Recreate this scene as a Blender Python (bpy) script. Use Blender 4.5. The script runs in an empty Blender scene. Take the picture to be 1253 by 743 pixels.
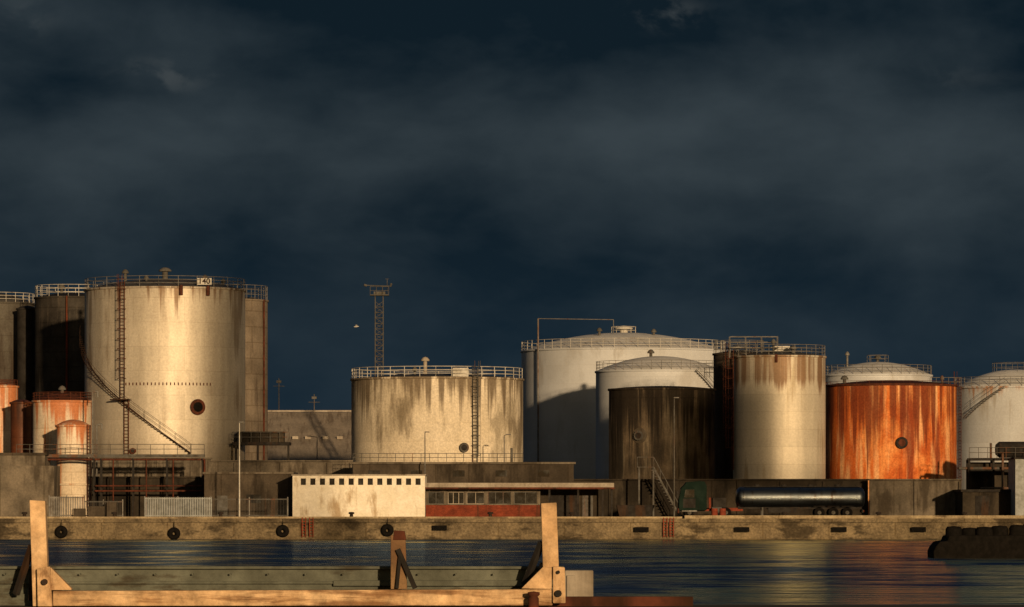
import bpy, math, random
from mathutils import Vector, Matrix
random.seed(7)
# survey of the place: metres, water level z=0, far quay face at y=400
F=5400.0; CX=626.5; HY=613.0; CZ=3.5; G=1.9
def X(px,d): return (px-CX)*d/F
def Z(py,d): return CZ+(HY-py)*d/F
def S(n,d): return n*d/F
scene=bpy.context.scene
scene.view_settings.view_transform='Standard'
scene.view_settings.look='None'
scene.view_settings.exposure=0
col=scene.collection

# ------------------------------------------------------------ mesh builder
class M:
    def __init__(s): s.v=[];s.f=[];s.sm=[];s.mi=[];s.m=0
    def add(s,vs,fs,smooth=False):
        o=len(s.v); s.v+= [tuple(p) for p in vs]
        for f in fs: s.f.append(tuple(i+o for i in f)); s.sm.append(smooth); s.mi.append(s.m)
    def box(s,x0,x1,y0,y1,z0,z1):
        s.add([(x0,y0,z0),(x1,y0,z0),(x1,y1,z0),(x0,y1,z0),(x0,y0,z1),(x1,y0,z1),(x1,y1,z1),(x0,y1,z1)],
          [(0,3,2,1),(4,5,6,7),(0,1,5,4),(1,2,6,5),(2,3,7,6),(3,0,4,7)])
    def beam(s,p0,p1,w,h,up=(0,0,1)):
        p0=Vector(p0);p1=Vector(p1);d=(p1-p0).normalized();u=Vector(up)
        if abs(d.dot(u))>.98:u=Vector((0,1,0))
        a=d.cross(u).normalized()*w/2;b=a.cross(d).normalized()*h/2
        s.add([p0-a-b,p0+a-b,p0+a+b,p0-a+b,p1-a-b,p1+a-b,p1+a+b,p1-a+b],
          [(0,3,2,1),(4,5,6,7),(0,1,5,4),(1,2,6,5),(2,3,7,6),(3,0,4,7)])
    def tube(s,p0,p1,r,n=8,r2=None):
        if r2 is None:r2=r
        p0=Vector(p0);p1=Vector(p1);d=(p1-p0).normalized()
        u=Vector((0,0,1)) if abs(d.z)<.9 else Vector((1,0,0))
        a=d.cross(u).normalized();b=d.cross(a).normalized()
        vs=[];
        for q,rr in((p0,r),(p1,r2)):
            for i in range(n):
                t=2*math.pi*i/n; vs.append(q+a*math.cos(t)*rr+b*math.sin(t)*rr)
        s.add(vs,[(i,(i+1)%n,n+(i+1)%n,n+i) for i in range(n)],n>=8)
        s.add(vs[:n],[tuple(range(n))[::-1]]); s.add(vs[n:],[tuple(range(n))])
    def lathe(s,prof,n=96,c=(0,0,0),a0=0,a1=2*math.pi,smooth=True):
        full=abs(a1-a0-2*math.pi)<1e-6; k=n if full else n+1
        vs=[]
        for r,z in prof:
            for i in range(k):
                t=a0+(a1-a0)*i/n; vs.append((c[0]+r*math.sin(t),c[1]-r*math.cos(t),c[2]+z))
        fs=[]
        for j in range(len(prof)-1):
            for i in range(n):
                i2=(i+1)%k; fs.append((j*k+i,j*k+i2,(j+1)*k+i2,(j+1)*k+i))
        s.add(vs,fs,smooth)
    def prism(s,pts,y0,y1):
        n=len(pts); vs=[(x,y0,z) for x,z in pts]+[(x,y1,z) for x,z in pts]
        s.add(vs,[tuple(range(n)),tuple(range(n,2*n))[::-1]]+[(i,n+i,n+(i+1)%n,(i+1)%n) for i in range(n)])
    def torus(s,c,R,r,axis='y',n=28,k=10,sx=1):
        c=Vector(c);vs=[]
        for i in range(n):
            t=2*math.pi*i/n
            for j in range(k):
                q=2*math.pi*j/k; rr=R+r*math.cos(q); w=r*sx*math.sin(q)
                if axis=='y': p=(rr*math.cos(t),w,rr*math.sin(t))
                elif axis=='z': p=(rr*math.cos(t),rr*math.sin(t),w)
                else: p=(w,rr*math.cos(t),rr*math.sin(t))
                vs.append(c+Vector(p))
        s.add(vs,[(i*k+j,i*k+(j+1)%k,((i+1)%n)*k+(j+1)%k,((i+1)%n)*k+j) for i in range(n) for j in range(k)],True)
    def obj(s,name,mats,parent=None,loc=(0,0,0),bevel=0,label=None,category=None,group=None,kind=None):
        me=bpy.data.meshes.new(name); me.from_pydata(s.v,[],s.f)
        if not isinstance(mats,(list,tuple)):mats=[mats]
        for m in mats: me.materials.append(m)
        me.polygons.foreach_set('use_smooth',s.sm); me.polygons.foreach_set('material_index',s.mi)
        me.update()
        o=bpy.data.objects.new(name,me); col.objects.link(o); o.location=loc
        if parent: o.parent=parent
        if bevel:
            b=o.modifiers.new('bevel','BEVEL'); b.width=bevel; b.segments=2; b.limit_method='ANGLE'
        if label:o['label']=label
        if category:o['category']=category
        if group:o['group']=group
        if kind:o['kind']=kind
        return o
def empty(name,label,cat,loc,group=None):
    e=bpy.data.objects.new(name,None); e.empty_display_size=.3; col.objects.link(e); e.location=loc
    e['label']=label; e['category']=cat
    if group:e['group']=group
    return e

# ------------------------------------------------------------ materials
def mixc(nt,fac,a,b,blend='MIX'):
    n=nt.nodes.new('ShaderNodeMix'); n.data_type='RGBA'; n.blend_type=blend
    for sock,v in((n.inputs[0],fac),(n.inputs[6],a),(n.inputs[7],b)):
        if hasattr(v,'links') or isinstance(v,bpy.types.NodeSocket): nt.links.new(v,sock)
        else: sock.default_value = v if not isinstance(v,tuple) else (v+(1,))[:4]
    return n.outputs[2]
def math_(nt,op,a,b=None,clamp=False):
    n=nt.nodes.new('ShaderNodeMath'); n.operation=op; n.use_clamp=clamp
    for i,v in enumerate((a,b)):
        if v is None: continue
        if isinstance(v,bpy.types.NodeSocket): nt.links.new(v,n.inputs[i])
        else:n.inputs[i].default_value=v
    return n.outputs[0]
def maprange(nt,v,a,b,c=0,d=1,smooth=True):
    n=nt.nodes.new('ShaderNodeMapRange'); n.interpolation_type='SMOOTHSTEP' if smooth else 'LINEAR'
    nt.links.new(v,n.inputs[0])
    for i,x in zip((1,2,3,4),(a,b,c,d)): n.inputs[i].default_value=x
    return n.outputs[0]
def noise(nt,vec,scale,detail=5,rough=.55,map_scale=None,dist=0,off=(0,0,0)):
    if map_scale or off!=(0,0,0):
        mp=nt.nodes.new('ShaderNodeMapping'); nt.links.new(vec,mp.inputs[0])
        mp.inputs['Scale'].default_value=map_scale or (1,1,1); mp.inputs['Location'].default_value=off; vec=mp.outputs[0]
    n=nt.nodes.new('ShaderNodeTexNoise'); nt.links.new(vec,n.inputs['Vector'])
    n.inputs['Scale'].default_value=scale;n.inputs['Detail'].default_value=detail
    n.inputs['Roughness'].default_value=rough;n.inputs['Distortion'].default_value=dist
    return n.outputs[0]
def weathered(name,c1,c2,scale=.35,stain=None,amt=.5,ss=(1.0,1.0,.07),rough=.8,metal=0,bump=.3,fine=.3,
              plates=None,R=8,H=None,rust=None,rlen=4,ramt=.5,brick=None,low=None,spec=.25,patch=None,pale=None,vs=None,seam=(.68,.65,.6),rvar=1):
    m=bpy.data.materials.new(name); m.use_nodes=True; nt=m.node_tree; bs=nt.nodes['Principled BSDF']
    tc=nt.nodes.new('ShaderNodeTexCoord'); ob=tc.outputs['Object']
    off=(random.uniform(0,50),random.uniform(0,50),random.uniform(0,50))
    n1=noise(nt,ob,scale,6,.6,off=off,map_scale=vs)
    c=mixc(nt,maprange(nt,n1,.35,.65),c1,c2)
    n3=noise(nt,ob,5,5,.7,off=off)
    height=n3
    sep=nt.nodes.new('ShaderNodeSeparateXYZ'); nt.links.new(ob,sep.inputs[0])
    if plates or brick:
        bt=nt.nodes.new('ShaderNodeTexBrick'); cb=nt.nodes.new('ShaderNodeCombineXYZ')
        if plates:
            an=math_(nt,'MULTIPLY',math_(nt,'ARCTAN2',sep.outputs[0],math_(nt,'MULTIPLY',sep.outputs[1],-1)),R)
            nt.links.new(an,cb.inputs[0]); w,h,mo=plates; va=.9
        else:
            nt.links.new(math_(nt,'ADD',sep.outputs[0],sep.outputs[1]),cb.inputs[0]); w,h,mo=brick; va=.75
        nt.links.new(sep.outputs[2],cb.inputs[1]); nt.links.new(cb.outputs[0],bt.inputs['Vector'])
        bt.inputs['Scale'].default_value=1; bt.inputs['Brick Width'].default_value=w; bt.inputs['Row Height'].default_value=h
        bt.inputs['Mortar Size'].default_value=mo; bt.inputs['Mortar Smooth'].default_value=.3
        bt.inputs['Color1'].default_value=(1,1,1,1); bt.inputs['Color2'].default_value=(va,va,va,1); bt.inputs['Mortar'].default_value=seam+(1,)
        c=mixc(nt,1.0,c,bt.outputs[0],'MULTIPLY')
        height=math_(nt,'SUBTRACT',n3,math_(nt,'MULTIPLY',bt.outputs[1],.4))
    if patch: # (colour, scale, lo)
        n5=noise(nt,ob,patch[1],5,.65,map_scale=(1,1,.45),off=(off[2],off[0],off[1]),dist=.4)
        c=mixc(nt,math_(nt,'MULTIPLY',maprange(nt,n5,patch[2],patch[2]+.18),.85),c,patch[0])
    if pale: # sun faded streaks: (colour,amount)
        n7=noise(nt,ob,1,5,.6,map_scale=(.8,.8,.08),off=(off[2],off[1],off[0]))
        c=mixc(nt,math_(nt,'MULTIPLY',maprange(nt,n7,.48,.62),pale[1]),c,pale[0])
    if stain:
        n2=noise(nt,ob,1.0,6,.65,map_scale=ss,off=off)
        n6=noise(nt,ob,.16,2,.5,off=(off[1],off[2],off[0]))
        n2=math_(nt,'ADD',n2,math_(nt,'MULTIPLY',math_(nt,'SUBTRACT',n6,.5),.55))
        lo=.66-.32*amt
        c=mixc(nt,math_(nt,'MULTIPLY',maprange(nt,n2,lo,lo+.16),.85),c,stain)
    if rust and H:
        n4=noise(nt,ob,1.0,5,.6,map_scale=(1.6,1.6,.04),off=(off[1],off[0],3))
        g=maprange(nt,sep.outputs[2],H-rlen,H,0,1,False)
        f=maprange(nt,math_(nt,'ADD',n4,math_(nt,'MULTIPLY',g,.35)),.78-.2*ramt,.95-.2*ramt)
        c=mixc(nt,math_(nt,'MULTIPLY',f,.9),c,rust)
    if low:
        g=maprange(nt,math_(nt,'ADD',sep.outputs[2],math_(nt,'MULTIPLY',n1,3)),low[1]+1.5,low[2]+1.5,1,0)
        c=mixc(nt,math_(nt,'MULTIPLY',g,.75),c,low[0])
    fm=maprange(nt,n3,.3,.75,1-fine,1+fine*.35,False)
    cc=nt.nodes.new('ShaderNodeCombineXYZ')
    for i in range(3): nt.links.new(fm,cc.inputs[i])
    c=mixc(nt,1.0,c,cc.outputs[0],'MULTIPLY')
    nt.links.new(c,bs.inputs['Base Color'])
    bs.inputs['Metallic'].default_value=metal
    nt.links.new(maprange(nt,n1,.3,.7,max(rough-.08*rvar,.03),min(rough+.1*rvar,1)),bs.inputs['Roughness'])
    bs.inputs['Specular IOR Level'].default_value=spec
    b=nt.nodes.new('ShaderNodeBump'); b.inputs['Strength'].default_value=bump; b.inputs['Distance'].default_value=.04
    nt.links.new(height,b.inputs['Height']); nt.links.new(b.outputs[0],bs.inputs['Normal'])
    return m
RUST=(.13,.05,.02)
galv=weathered('galvanised_steel',(.19,.19,.19),(.12,.115,.11),1.5,RUST,.3,rough=.65,metal=.2)
whitesteel=weathered('white_painted_steel',(.5,.5,.49),(.38,.37,.34),1.5,RUST,.2,rough=.6)
greysteel=weathered('grey_painted_steel',(.1,.1,.1),(.065,.062,.056),1.5,RUST,.35,rough=.75,spec=.15)
darksteel=weathered('dark_steel',(.028,.026,.025),(.018,.016,.015),1.5,(.05,.025,.013),.3,rough=.8,spec=.12)
redrust=weathered('rusty_red_steel',(.11,.034,.02),(.06,.022,.014),2,(.03,.014,.008),.4,rough=.85,spec=.12)
darkrust=weathered('dark_rusted_steel',(.045,.024,.016),(.03,.017,.012),2,(.02,.012,.008),.4,rough=.85,spec=.1)
brightred=weathered('red_painted_steel',(.22,.045,.022),(.14,.032,.018),2,(.08,.03,.015),.4,rough=.8,spec=.15)
rubber=weathered('black_rubber',(.006,.0056,.0053),(.010,.009,.0085),3,rough=.95,spec=.03)
glass=weathered('dark_window_glass',(.012,.014,.016),(.02,.022,.024),1,rough=.12,bump=.02,spec=.5)
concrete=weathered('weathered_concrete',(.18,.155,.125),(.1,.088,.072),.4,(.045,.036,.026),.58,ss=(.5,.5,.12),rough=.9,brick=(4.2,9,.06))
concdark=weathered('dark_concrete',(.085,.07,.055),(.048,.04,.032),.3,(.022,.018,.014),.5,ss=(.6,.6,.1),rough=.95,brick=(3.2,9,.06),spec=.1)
concshade=weathered('shade_dark_concrete',(.052,.043,.033),(.028,.024,.02),.4,(.014,.012,.01),.5,ss=(.6,.6,.1),rough=.95,brick=(3.2,9,.06),spec=.08)  # concrete with the shadow of the low zone put into its colour
conclight=weathered('light_concrete',(.34,.31,.27),(.24,.21,.18),.5,(.12,.1,.07),.4,rough=.9)
white=weathered('flaking_white_paint',(.76,.73,.66),(.69,.65,.56),.8,(.36,.27,.17),.26,ss=(.9,.9,.25),rough=.85,fine=.2)
brickm=weathered('red_brick',(.24,.055,.03),(.15,.038,.024),1,(.06,.028,.018),.35,brick=(.25,.08,.012),rough=.95,spec=.1)
asphalt=weathered('asphalt',(.05,.047,.043),(.032,.03,.028),.4,(.08,.07,.055),.3,ss=(.3,.3,.3),rough=.95)
roofm=weathered('corrugated_roof_sheet',(.27,.235,.2),(.2,.175,.15),.5,(.13,.105,.085),.4,ss=(2.2,.3,.3),rough=.9)
wood=weathered('sunbleached_timber',(.74,.53,.33),(.52,.35,.2),1.6,(.2,.1,.045),.42,ss=(3,3,1.2),rough=.9,fine=.55,bump=.6)
woodh=weathered('sunbleached_timber_beam',(.72,.52,.32),(.52,.35,.2),1.8,(.2,.1,.045),.45,ss=(.8,6,9),rough=.9,fine=.55,bump=.6)
woodd=weathered('dark_rotten_timber',(.3,.19,.1),(.16,.09,.05),2.5,(.06,.03,.018),.55,ss=(5,5,1.5),rough=.9,fine=.6,bump=.8)
mossy=weathered('algae_green_painted_steel',(.13,.145,.125),(.08,.088,.074),1.2,(.05,.043,.03),.45,ss=(1.5,1.5,6),rough=.85,fine=.4,bump=.4)

# ------------------------------------------------------------ world
SUN_AZ=math.radians(-16); SUN_EL=math.radians(7)
w=bpy.data.worlds.new('World'); scene.world=w; w.use_nodes=True; nt=w.node_tree
bg=nt.nodes['Background']; out=nt.nodes['World Output']
tc=nt.nodes.new('ShaderNodeTexCoord'); dv=tc.outputs['Generated']
sky=nt.nodes.new('ShaderNodeTexSky'); sky.sky_type='NISHITA'; sky.sun_disc=False
sky.sun_elevation=SUN_EL; sky.sun_rotation=math.pi+SUN_AZ; sky.air_density=1.5; sky.dust_density=2
sep=nt.nodes.new('ShaderNodeSeparateXYZ'); nt.links.new(dv,sep.inputs[0])
big=noise(nt,dv,12,2,.4,map_scale=(1,1,2.6),off=(1.3,.2,.4))
mid=noise(nt,dv,24,9,.5,map_scale=(1,1,2.1),off=(.9,.4,.6),dist=.2)
fin=noise(nt,dv,70,6,.55,map_scale=(1,1,1.6),off=(.2,.4,.9),dist=.3)
def blob(x,z,sx,sz):
    a=nt.nodes.new('ShaderNodeVectorMath');a.operation='SUBTRACT';nt.links.new(dv,a.inputs[0]);a.inputs[1].default_value=(x,1,z)
    b=nt.nodes.new('ShaderNodeVectorMath');b.operation='MULTIPLY';nt.links.new(a.outputs[0],b.inputs[0]);b.inputs[1].default_value=(1/sx,0,1/sz)
    l=nt.nodes.new('ShaderNodeVectorMath');l.operation='LENGTH';nt.links.new(b.outputs[0],l.inputs[0])
    return maprange(nt,l.outputs['Value'],0,1,1,0)
val=math_(nt,'ADD',math_(nt,'MULTIPLY',big,.3),math_(nt,'ADD',math_(nt,'MULTIPLY',mid,.58),math_(nt,'MULTIPLY',fin,.12)))
for (x,z,sx,sz,k) in [(.07,.084,.10,.020,.19),(.0,.086,.07,.014,.10),(-.108,.108,.024,.014,.06),
                      (-.095,.076,.06,.014,.05),(.08,.110,.12,.012,-.17),(-.04,.113,.08,.013,-.11),(-.1,.092,.05,.008,-.06),(.06,.050,.12,.014,-.06),(-.03,.06,.08,.010,.03)]:
    val=math_(nt,'ADD',val,math_(nt,'MULTIPLY',blob(x,z,sx,sz),k))
f=maprange(nt,val,.38,.74,0,1,False)
cl=mixc(nt,f,(.0052,.0125,.0195),(.037,.051,.060))
hz=maprange(nt,sep.outputs[2],.005,.08,1,0)
cl=mixc(nt,math_(nt,'MULTIPLY',hz,.72),cl,(.0098,.0225,.0365))
# small torn pale wisps
wn=maprange(nt,fin,.45,.62)
for (x,z,sx,sz,k) in [(-.079,.0955,.017,.006,.6),(.035,.1095,.014,.006,.6),(-.11,.108,.012,.007,.3),(.09,.095,.03,.004,.25)]:
    cl=mixc(nt,math_(nt,'MULTIPLY',math_(nt,'MULTIPLY',blob(x,z,sx,sz),wn),k),cl,(.06,.07,.074))
cl=mixc(nt,maprange(nt,sep.outputs[2],.12,.4),cl,(.018,.038,.068))
skyc=nt.nodes.new('ShaderNodeVectorMath');skyc.operation='SCALE';nt.links.new(sky.outputs[0],skyc.inputs[0]);skyc.inputs['Scale'].default_value=.032
fr=maprange(nt,sep.outputs[1],-.35,.45)
tot=mixc(nt,fr,skyc.outputs[0],cl)
nt.links.new(tot,bg.inputs[0]); bg.inputs[1].default_value=1.0

sd=bpy.data.lights.new('sun','SUN'); sd.energy=4.6; sd.angle=math.radians(1.1); sd.color=(1,.67,.345)
so=bpy.data.objects.new('sun',sd); col.objects.link(so); so.location=(30,-60,60)
so.rotation_euler=Vector((math.sin(SUN_AZ)*math.cos(SUN_EL),math.cos(SUN_AZ)*math.cos(SUN_EL),-math.sin(SUN_EL))).to_track_quat('-Z','Y').to_euler()

cam=bpy.data.cameras.new('camera'); co=bpy.data.objects.new('camera',cam); col.objects.link(co)
co.location=(0,0,CZ); co.rotation_euler=(math.pi/2,0,0); cam.sensor_width=36; cam.lens=F/1253*36
cam.shift_y=(HY-371.5)/1253; cam.clip_end=20000; cam.clip_start=.5; scene.camera=co

# ------------------------------------------------------------ setting
m=M(); m.add([(-4000,404.0,G),(4000,404.0,G),(4000,9000,G),(-4000,9000,G)],[(0,1,2,3)])
m.obj('ground',asphalt,kind='structure')
wm=bpy.data.materials.new('harbour_water'); wm.use_nodes=True; nt=wm.node_tree; bs=nt.nodes['Principled BSDF']
tcw=nt.nodes.new('ShaderNodeTexCoord'); wo=tcw.outputs['Object']
a=noise(nt,wo,.5,3,.5,map_scale=(.35,1,1)); b_=noise(nt,wo,.12,3,.5,map_scale=(.4,1,1))
hh=math_(nt,'ADD',math_(nt,'MULTIPLY',a,.8),math_(nt,'MULTIPLY',b_,1.6))
bp=nt.nodes.new('ShaderNodeBump'); bp.inputs['Strength'].default_value=1; bp.inputs['Distance'].default_value=.6
nt.links.new(hh,bp.inputs['Height'])
# gold shore reflections and dark blue patches painted into the gloss tint, goldest rightward
broad=noise(nt,wo,1,3,.6,map_scale=(.035,.03,1),off=(3,8,0)); strk=noise(nt,wo,1,4,.65,map_scale=(.10,.09,1),off=(1,5,0)); rip=noise(nt,wo,1,2,.5,map_scale=(.3,.25,1))
sw=nt.nodes.new('ShaderNodeSeparateXYZ'); nt.links.new(wo,sw.inputs[0])
wv=math_(nt,'ADD',math_(nt,'MULTIPLY',broad,.30),math_(nt,'ADD',math_(nt,'MULTIPLY',strk,.46),math_(nt,'MULTIPLY',rip,.24)))
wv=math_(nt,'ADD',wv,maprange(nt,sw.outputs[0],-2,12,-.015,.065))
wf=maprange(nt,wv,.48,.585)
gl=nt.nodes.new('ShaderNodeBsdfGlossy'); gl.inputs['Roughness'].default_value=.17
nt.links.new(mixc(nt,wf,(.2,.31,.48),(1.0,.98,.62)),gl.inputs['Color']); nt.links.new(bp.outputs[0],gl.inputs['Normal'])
df=nt.nodes.new('ShaderNodeBsdfDiffuse'); df.inputs['Color'].default_value=(.007,.024,.055,1)
fn=nt.nodes.new('ShaderNodeFresnel'); fn.inputs['IOR'].default_value=1.33; nt.links.new(bp.outputs[0],fn.inputs['Normal'])
ms=nt.nodes.new('ShaderNodeMixShader'); nt.links.new(math_(nt,'ADD',math_(nt,'MULTIPLY',fn.outputs[0],.6),.4,True),ms.inputs[0]); nt.links.new(df.outputs[0],ms.inputs[1]); nt.links.new(gl.outputs[0],ms.inputs[2])
nt.links.new(ms.outputs[0],nt.nodes['Material Output'].inputs[0])
m=M(); m.add([(-4000,-600,0),(4000,-600,0),(4000,400.5,0),(-4000,400.5,0)],[(0,1,2,3)]); m.obj('water',wm,kind='structure')

quaym=weathered('quay_wall_concrete',(.25,.2,.13),(.15,.12,.08),.7,(.04,.032,.022),.6,ss=(.35,.35,.9),rough=.95,brick=(6,3,.07),fine=.55,bump=.8,patch=((.06,.047,.032),.6,.56),spec=.1)
kerbm=weathered('lit_quay_kerb_concrete',(.42,.35,.24),(.3,.24,.16),.8,(.12,.09,.06),.4,ss=(.4,.4,1),rough=.95,brick=(3,3,.05),fine=.4,spec=.1)  # sunlit look of the kerb put into a lighter colour
m=M(); m.box(-1500,1500,400.25,404.0,-3,1.55); m.box(-1500,1500,400,404.0,1.55,G+.004)
m.box(-1500,1500,400.05,400.25,-.2,.28)
m.obj('quay',quaym,kind='structure')
m=M(); m.box(-1500,X(835,400),400.6,401.0,G+.004,G+.17); m.box(X(838,400),1500,400.3,401.0,G+.004,G+.28); m.obj('quay_kerb',kerbm,kind='structure')
m=M(); m.box(-200,200,-80,50.95,-3,2.3); m.obj('near_quay',asphalt,kind='structure')

# ------------------------------------------------------------ tank kit
def ringrail(mb,r,z,h,n,a0=0,a1=2*math.pi,t=.03,rails=3):
    for i in range(n+1):
        q=a0+(a1-a0)*i/n; x,y=r*math.sin(q),-r*math.cos(q); mb.tube((x,y,z),(x,y,z+h),t,6)
    k=max(8,int(72*(a1-a0)/(2*math.pi)))
    for j in range(rails):
        zz=z+h*(j+1)/rails
        for i in range(k):
            q=a0+(a1-a0)*i/k;q2=a0+(a1-a0)*(i+1)/k
            mb.tube((r*math.sin(q),-r*math.cos(q),zz),(r*math.sin(q2),-r*math.cos(q2),zz),t,5)
def vladder(mb,r,th,z0,z1,cage=True,w=.5,rungs=.33,t=.045):
    n=Vector((math.sin(th),-math.cos(th),0)); s_=Vector((math.cos(th),math.sin(th),0)); c=n*(r+.25)
    for sg in(-1,1):
        p=c+s_*w/2*sg; mb.tube((p.x,p.y,z0),(p.x,p.y,z1),t,6)
    z=z0
    while z<z1:
        p=c-s_*w/2;q=c+s_*w/2; mb.tube((p.x,p.y,z),(q.x,q.y,z),.025,5); z+=rungs
    if cage:
        z=z0+2.2
        while z<z1+.8:
            pts=[c+s_*(.42*math.cos(a))+n*(.75*math.sin(a)) for a in [math.pi*i/6 for i in range(7)]]
            for a,b in zip(pts,pts[1:]): mb.tube((a.x,a.y,z),(b.x,b.y,z),.03,5)
            z+=1.0
        for a in (math.pi/4,math.pi/2,3*math.pi/4):
            p=c+s_*(.42*math.cos(a))+n*(.75*math.sin(a)); mb.tube((p.x,p.y,z0+2.2),(p.x,p.y,z1+.7),.025,5)
def sstair(mb,r,a0,a1,z0,z1,w=.45):
    n=max(10,int(abs(z1-z0)/.22))
    P=lambda q,rr,z:(rr*math.sin(q),-rr*math.cos(q),z)
    for i in range(n):
        f0=i/n;f1=(i+1)/n;q=a0+(a1-a0)*f0;q2=a0+(a1-a0)*f1;za=z0+(z1-z0)*f0;zb=z0+(z1-z0)*f1
        mb.beam(P((q+q2)/2,r+.06,za),P((q+q2)/2,r+.06+w,za),.22,.03)
        for rr in(r+.06,r+.06+w): mb.beam(P(q,rr,za),P(q2,rr,zb),.03,.09)
        for hz in(.5,.95): mb.tube(P(q,r+.06+w,za+hz),P(q2,r+.06+w,zb+hz),.018,5)
        if i%5==0: mb.tube(P(q,r+.06+w,za),P(q,r+.06+w,za+.95),.018,5)
def manhole(parent,r,th,z,R=.75,mats=None):
    mb=M(); n=Vector((math.sin(th),-math.cos(th),0)); p=n*(r-.05)+Vector((0,0,z))
    mb.tube(p,p+n*.3,R*.8,24); mb.tube(p+n*.3,p+n*.38,R,24)
    s_=Vector((math.cos(th),math.sin(th),0))
    for i in range(14):
        a=2*math.pi*i/14; q=p+n*.38+s_*(R*.88*math.cos(a))+Vector((0,0,R*.88*math.sin(a))); mb.tube(q,q+n*.08,.05,6)
    mb.m=1; mb.tube(p+n*.38,p+n*.42,R*.62,24)
    mb.obj('manhole',mats or [redrust,darksteel],parent)
def vent(parent,x,y,z,h=.9,r=.18,mat=None):
    mb=M(); mb.tube((x,y,z-.3),(x,y,z+h),r,10); mb.lathe([(r*2.2,h),(r*2.2,h+.12),(r*1.2,h+.35),(.01,h+.42)],12,(x,y,z)); mb.tube((x,y,z+h-.02),(x,y,z+h),r*2.2,12)
    mb.obj('roof_vent',mat or greysteel,parent)
def tank(label,px,rpx,pytop,d,mat,roofh=1,roofmat=None,rail=None,railmat=None,railn=26,railh=1.05,rim=True,hoops=(),rt=.03,rimmat=None):
    r=S(rpx,d); top=Z(pytop,d-r*.6)-G; e=empty('storage_tank',label,'tank',(X(px,d),d,G))
    mb=M(); mb.lathe([(r,0),(r,top)],128)
    for z in hoops: mb.lathe([(r,z-.1),(r+.16,z-.08),(r+.16,z+.08),(r,z+.1)],128)
    mb.lathe([(r,.0),(r+.25,.0),(r+.25,.25),(r,.3)],128)
    mb.m=1 if rimmat else 0
    if rim: mb.lathe([(r,top-.22),(r+.12,top-.2),(r+.12,top),(r-.1,top+.002)],128)
    mb.obj('shell',[mat,rimmat] if rimmat else mat,e)
    mb=M(); mb.lathe([(r*(1-i/10)+.001,top-.01+roofh*(1-(1-i/10)**2)) for i in range(11)],96); mb.obj('roof',roofmat or mat,e)
    if rail!=False:
        mb=M(); ringrail(mb,r-.05,top,railh,railn,t=rt); mb.obj('railing',railmat or galv,e)
    return e,r,top
def tmat(name,c1,c2,**k):
    k.setdefault('rough',.6);k.setdefault('plates',(5.5,1.8,.035)); return weathered(name,c1,c2,**k)

# tank 140
d=452; r=S(98,d)
mt=tmat('galvanised_tank_plates',(.6,.56,.49),(.42,.385,.33),scale=.3,vs=(1,1,.16),stain=(.26,.21,.155),amt=.4,ss=(.5,.5,.05),R=r,H=23.5,rust=(.17,.11,.07),rlen=5,ramt=.16,metal=.4,rough=.6,rvar=.3,bump=.2,fine=.24,plates=(5.2,2.45,.02),seam=(.76,.74,.71),low=((.17,.135,.1),3,9))
e,r,top=tank('tall galvanised storage tank numbered 140 with spiral stair',202,98,352,d,mt,1.1,greysteel,railmat=galv)
clip=None
for i in range(24):
    q=math.radians(-24+i*2.7); z=Z(474,d)-G; x,y=(r+.02)*math.sin(q),-(r+.02)*math.cos(q)
    if clip is None:
        mb=M(); mb.box(-.05,.05,-.04,.04,0,.28); clip=mb.obj('clip',redrust,e,(x,y,z))
    else:
        o=clip.copy(); col.objects.link(o); o.parent=e; o.location=(x,y,z)
lth=math.asin(-43/98)
mb=M(); vladder(mb,r,lth,Z(492,d)-G,top+.5); mb.obj('ladder',redrust,e)
mb=M(); sstair(mb,r,math.radians(22),math.radians(-92),Z(556,d)-G,Z(410,d)-G); mb.obj('stair',darkrust,e)
mb=M(); mb.lathe([(r,0),(r+1.2,0),(r+1.2,.12),(r,.12)],8,(0,0,Z(492,d)-G),lth-.1,lth+.12,False); mb.obj('landing',darkrust,e)
mb=M(); vladder(mb,r,math.asin(-38/98),Z(560,d)-G,Z(492,d)-G,False); mb.obj('lower_ladder',redrust,e)
manhole(e,r,math.asin(45/98),Z(500,d)-G,.8,[redrust,rubber])
manhole(e,r,math.asin(-30/98),Z(553,d)-G,.3)
vent(e,0,0,top+1.0,.9,.3,greysteel); vent(e,-3.9,-2,top+.7,.9,.16); vent(e,4.3,-3,top+.5,.5,.14); vent(e,-1.5,-5,top+.45,.4,.12); vent(e,6.1,-2,top+.25,.4,.12)
for q in(.27,.62):
    mb=M(); x,y=(r+.16)*math.sin(q),-(r+.16)*math.cos(q); mb.tube((x,y,top-.9),(x,y,top+.1),.2,8); mb.obj('foam_box',redrust,e)
a=math.asin(53/98); px_,py_=(r+.12)*math.sin(a),-(r+.12)*math.cos(a)
mb=M(); mb.box(-.75,.75,-.03,.03,-.34,.34); pl=mb.obj('number_sign',whitesteel,e,(px_,py_-.05,top+.52))
cu=bpy.data.curves.new('t','FONT'); cu.body='140'; cu.size=.8; cu.align_x='CENTER'; cu.align_y='CENTER'; cu.extrude=.008; cu.offset=.015
to=bpy.data.objects.new('t',cu); col.objects.link(to); bpy.context.view_layer.update()
tm=bpy.data.meshes.new_from_object(to.evaluated_get(bpy.context.evaluated_depsgraph_get())); bpy.data.objects.remove(to)
tm.materials.clear(); tm.materials.append(darksteel)
tx=bpy.data.objects.new('numerals',tm); col.objects.link(tx); tx.parent=pl; tx.location=(0,-.045,0); tx.rotation_euler=(math.pi/2,0,0)

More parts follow.
